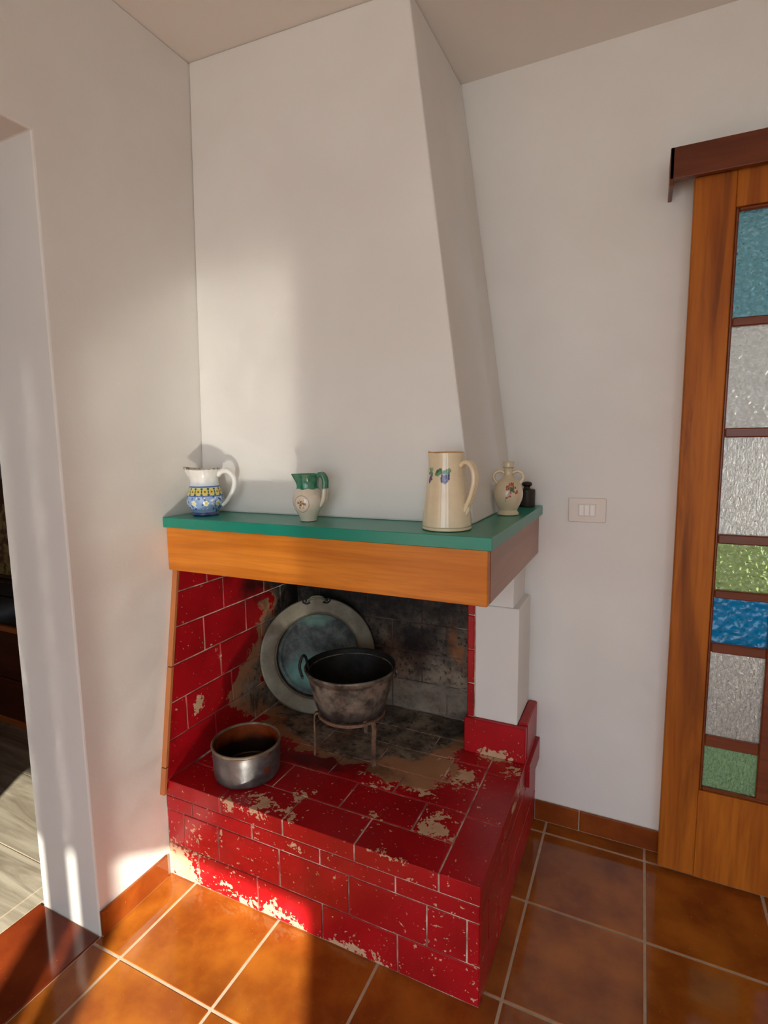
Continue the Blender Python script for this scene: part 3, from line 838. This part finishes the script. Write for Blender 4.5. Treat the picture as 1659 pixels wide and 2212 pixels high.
ring = lathe('trivet_ring', [(RT-.003, .145), (RT+.003, .145), (RT+.003, .155), (RT-.003, .155), (RT-.003, .145)], 64, close_bottom=False, smooth=False)[0]
link('ring', ring, IRON, tv, (0, 0, 0), True)
for (lx, ly) in ((.592, -.429), (.372, -.453), (.470, -.250)):
    dx, dy = lx-TX, ly-TY; L = math.hypot(dx, dy); ux, uy = dx/L, dy/L
    pts = [(ux*(RT-.004), uy*(RT-.004), .1535), (ux*(RT+.008), uy*(RT+.008), .1545), (ux*(RT+.014), uy*(RT+.014), .148), (ux*(RT+.0155), uy*(RT+.0155), .13), (ux*(L-.002), uy*(L-.002), .05), (ux*L, uy*L, .001)]
    link('leg', flatbar('trivet_leg', pts, .015, .005, lambda i, a=-uy, b=ux: (a, b, 0)), IRON, tv, (0, 0, 0), True)
def sootc(n, O, c):
    sep = n.n('ShaderNodeSeparateXYZ'); n.put(sep.inputs[0], O)
    m = n.ramp(n.math('ADD', sep.outputs[2], n.math('MULTIPLY', n.noise(10, 4, vec=O), .05)), .085, .045)
    return n.mix(n.math('MULTIPLY', m, .75), c, lin(52, 50, 50))
CAUL = mat_oldmetal('sooty_tinned_metal', lin(70, 63, 56), lin(150, 140, 124), lin(52, 47, 42), .38, .75, .4, 17, sootc)
BLK = mat_oldmetal('black_soot_inside', lin(14, 13, 12), lin(26, 24, 22), lin(10, 9, 9), .5, .8, .1, 20)
ca = tag(empty('cauldron', (TX, TY, HT+.1555), facing(TX, TY)), 'sooty grey metal cauldron with ring handle standing on the iron trivet', 'cauldron')
me, *_ = lathe('cauldron_body', catmull([(.02, .0), (.085, .0005), (.108, .004), (.120, .016), (.128, .045), (.138, .085), (.146, .118), (.149, .134), (.154, .140), (.158, .150), (.161, .156), (.160, .161), (.156, .162)], 70), 96)
link('body', me, CAUL, ca, (0, 0, 0), True)
me, *_ = lathe('cauldron_inside', catmull([(.156, .1618), (.151, .158), (.149, .150), (.1465, .138), (.141, .118), (.133, .085), (.123, .045), (.112, .018), (.06, .010), (.001, .010)], 50), 96, close_bottom=False)
link('inner_wall', me, BLK, ca, (0, 0, 0), True)
me = tube('cauldron_highlight_ring', [(.1475*math.cos(a), .1475*math.sin(a), .143) for a in np.linspace(0, 2*math.pi, 49)], .0022, 8, 1, (0, 0, 1), 96)  # pale ring added to draw the highlight arc inside the rim
link('highlight_ring', me, CAUL, ca, (0, 0, 0), True)
for s in (-1, 1):
    a0 = math.pi+.12 if s < 0 else .05
    ux, uy = math.cos(a0), math.sin(a0); px, py = -uy, ux
    if s < 0: px, py = px*.75+ux*.66, py*.75+uy*.66
    hh = .060 if s < 0 else -.028
    pts = [(ux*.156+px*w, uy*.156+py*w, .140+hz) for w, hz in ((-.019, .0), (-.021, hh*.55), (-.013, hh*.95), (0, hh*1.12), (.013, hh*.95), (.021, hh*.55), (.019, .0))]
    pts = [(p[0]+ux*.006*(1 if abs(i-3) < 3 else 0), p[1]+uy*.006*(1 if abs(i-3) < 3 else 0), p[2]) for i, p in enumerate(pts)]
    link('handle', tube('cauldron_handle', pts, .0050, 10, 1, (0, 0, 1), 36), DKM if s < 0 else CAUL, ca, (0, 0, 0), True)
    for w in (-.019, .019):
        me, *_ = lathe('rivet', [(.006, -.003), (.006, .002), (.003, .005), (.0005, .0055)], 10)
        rv = link('rivet', me, CAUL, ca, (ux*.154+px*w, uy*.154+py*w, .136), True); rv.rotation_euler = Vector((ux, uy, 0)).to_track_quat('Z', 'Y').to_euler()

# straight pot at the front
def rust(n, O, c):
    d = n.vadd(O, n.mul(n.vadd(n.noise(30, 4, vec=O, out=1), (-.5, -.5, -.5)), (.03, .03, .03)))
    m = n.blob(d, (.058, -.100, .052), (.018, .03, .017), 1, .5); c = n.mix(n.math('MULTIPLY', m, .85), c, lin(150, 78, 44))
    m = n.blob(d, (.075, -.08, .098), (.045, .05, .016), 1, .4); return n.mix(n.math('MULTIPLY', m, n.ramp(n.noise(40, 3, vec=O), .45, .6)), c, lin(112, 72, 52))
POT = mat_oldmetal('worn_aluminium', lin(104, 104, 106), lin(138, 138, 138), lin(80, 80, 82), .28, .5, .75, 14, rust)
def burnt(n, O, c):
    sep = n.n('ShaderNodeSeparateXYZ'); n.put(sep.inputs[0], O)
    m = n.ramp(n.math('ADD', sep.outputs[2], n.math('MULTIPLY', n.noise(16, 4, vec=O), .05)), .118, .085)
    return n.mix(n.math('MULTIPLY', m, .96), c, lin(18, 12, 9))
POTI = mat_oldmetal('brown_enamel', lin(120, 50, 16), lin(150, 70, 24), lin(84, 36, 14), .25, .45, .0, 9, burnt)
PX, PY = .225, -.632
pt = tag(empty('cooking_pot', (PX, PY, HT+.0006), facing(PX, PY)), 'round grey metal cooking pot with brown inside and rust spot on the red hearth', 'pot')
me, *_ = lathe('pot_body', catmull([(.03, .0), (.082, .0004), (.096, .003), (.104, .010), (.1065, .022), (.108, .06), (.109, .100), (.1095, .108)], 60), 96)
link('body', me, POT, pt, (0, 0, 0), True)
RIMB = mat_oldmetal('dull_brass_rim', lin(120, 106, 88), lin(146, 132, 112), lin(92, 76, 60), .35, .6, .5, 25)
me, *_ = lathe('pot_rim', catmull([(.1095, .107), (.1125, .110), (.1130, .115), (.1100, .1185), (.1060, .117), (.1045, .112)], 20), 96, close_bottom=False)
link('rim', me, RIMB, pt, (0, 0, 0), True)
me, *_ = lathe('pot_inside', catmull([(.1048, .1125), (.1040, .10), (.103, .06), (.1015, .024), (.097, .010), (.05, .006), (.001, .006)], 40), 96, close_bottom=False)
link('inner_wall', me, POTI, pt, (0, 0, 0), True)

# ------------------------------------------------------------------ next room: sideboard and panel above it
SBW = mat_wood('dark_sideboard_wood', lin(74, 30, 16), lin(92, 40, 20), lin(50, 20, 12), 0, .35)
SBE = simple('orange_wood_edge', lin(168, 92, 40), .4)
BLKG = simple('black_gloss', lin(26, 20, 22), .15)
sb = tag(empty('sideboard', (-1.9, -.18, 0)), 'dark wooden sideboard with orange edge strips in the next room', 'sideboard')
boxes('body', [(-2.5, -1.05, -.385, .0, .034, .748)], SBW, sb)
cbox('plinth', -2.5, -1.05, -.402, -.0, -.002, .034, SBE, sb, .003)
cbox('drawer', -2.495, -1.055, -.398, -.385, .038, .246, SBW, sb, .003)
cbox('drawer', -2.495, -1.055, -.398, -.385, .254, .500, SBW, sb, .003)
cbox('edge_strip', -2.5, -1.05, -.408, -.385, .504, .532, SBE, sb, .003)
cbox('drawer', -2.495, -1.055, -.395, -.385, .536, .684, BLKG, sb, .003)
cbox('top', -2.52, -1.04, -.405, -.0, .690, .756, BLKG, sb, .003)
n_ = N('olive_brown_weave'); OL = n_.set(Base_Color=n_.mix(n_.ramp(n_.noise(26, 5, .6), .4, .6), lin(96, 70, 52), lin(156, 136, 84)), Roughness=.8)
pn = tag(empty('textured_panel', (-1.9, -.30, .757)), 'mottled olive and brown panel standing on the sideboard in the next room', 'panel')
cbox('panel_field', -2.45, -1.15, -.335, -.312, .772, 1.14, OL, pn, .003)
FRM = simple('panel_frame_wood', lin(92, 58, 50), .5)
for a in ((-2.48, -1.12, .757, .772), (-2.48, -1.12, 1.14, 1.26), (-2.48, -2.45, .772, 1.14), (-1.15, -1.12, .772, 1.14)):
    cbox('panel_frame', a[0], a[1], -.345, -.308, a[2], a[3], FRM, pn, .003)
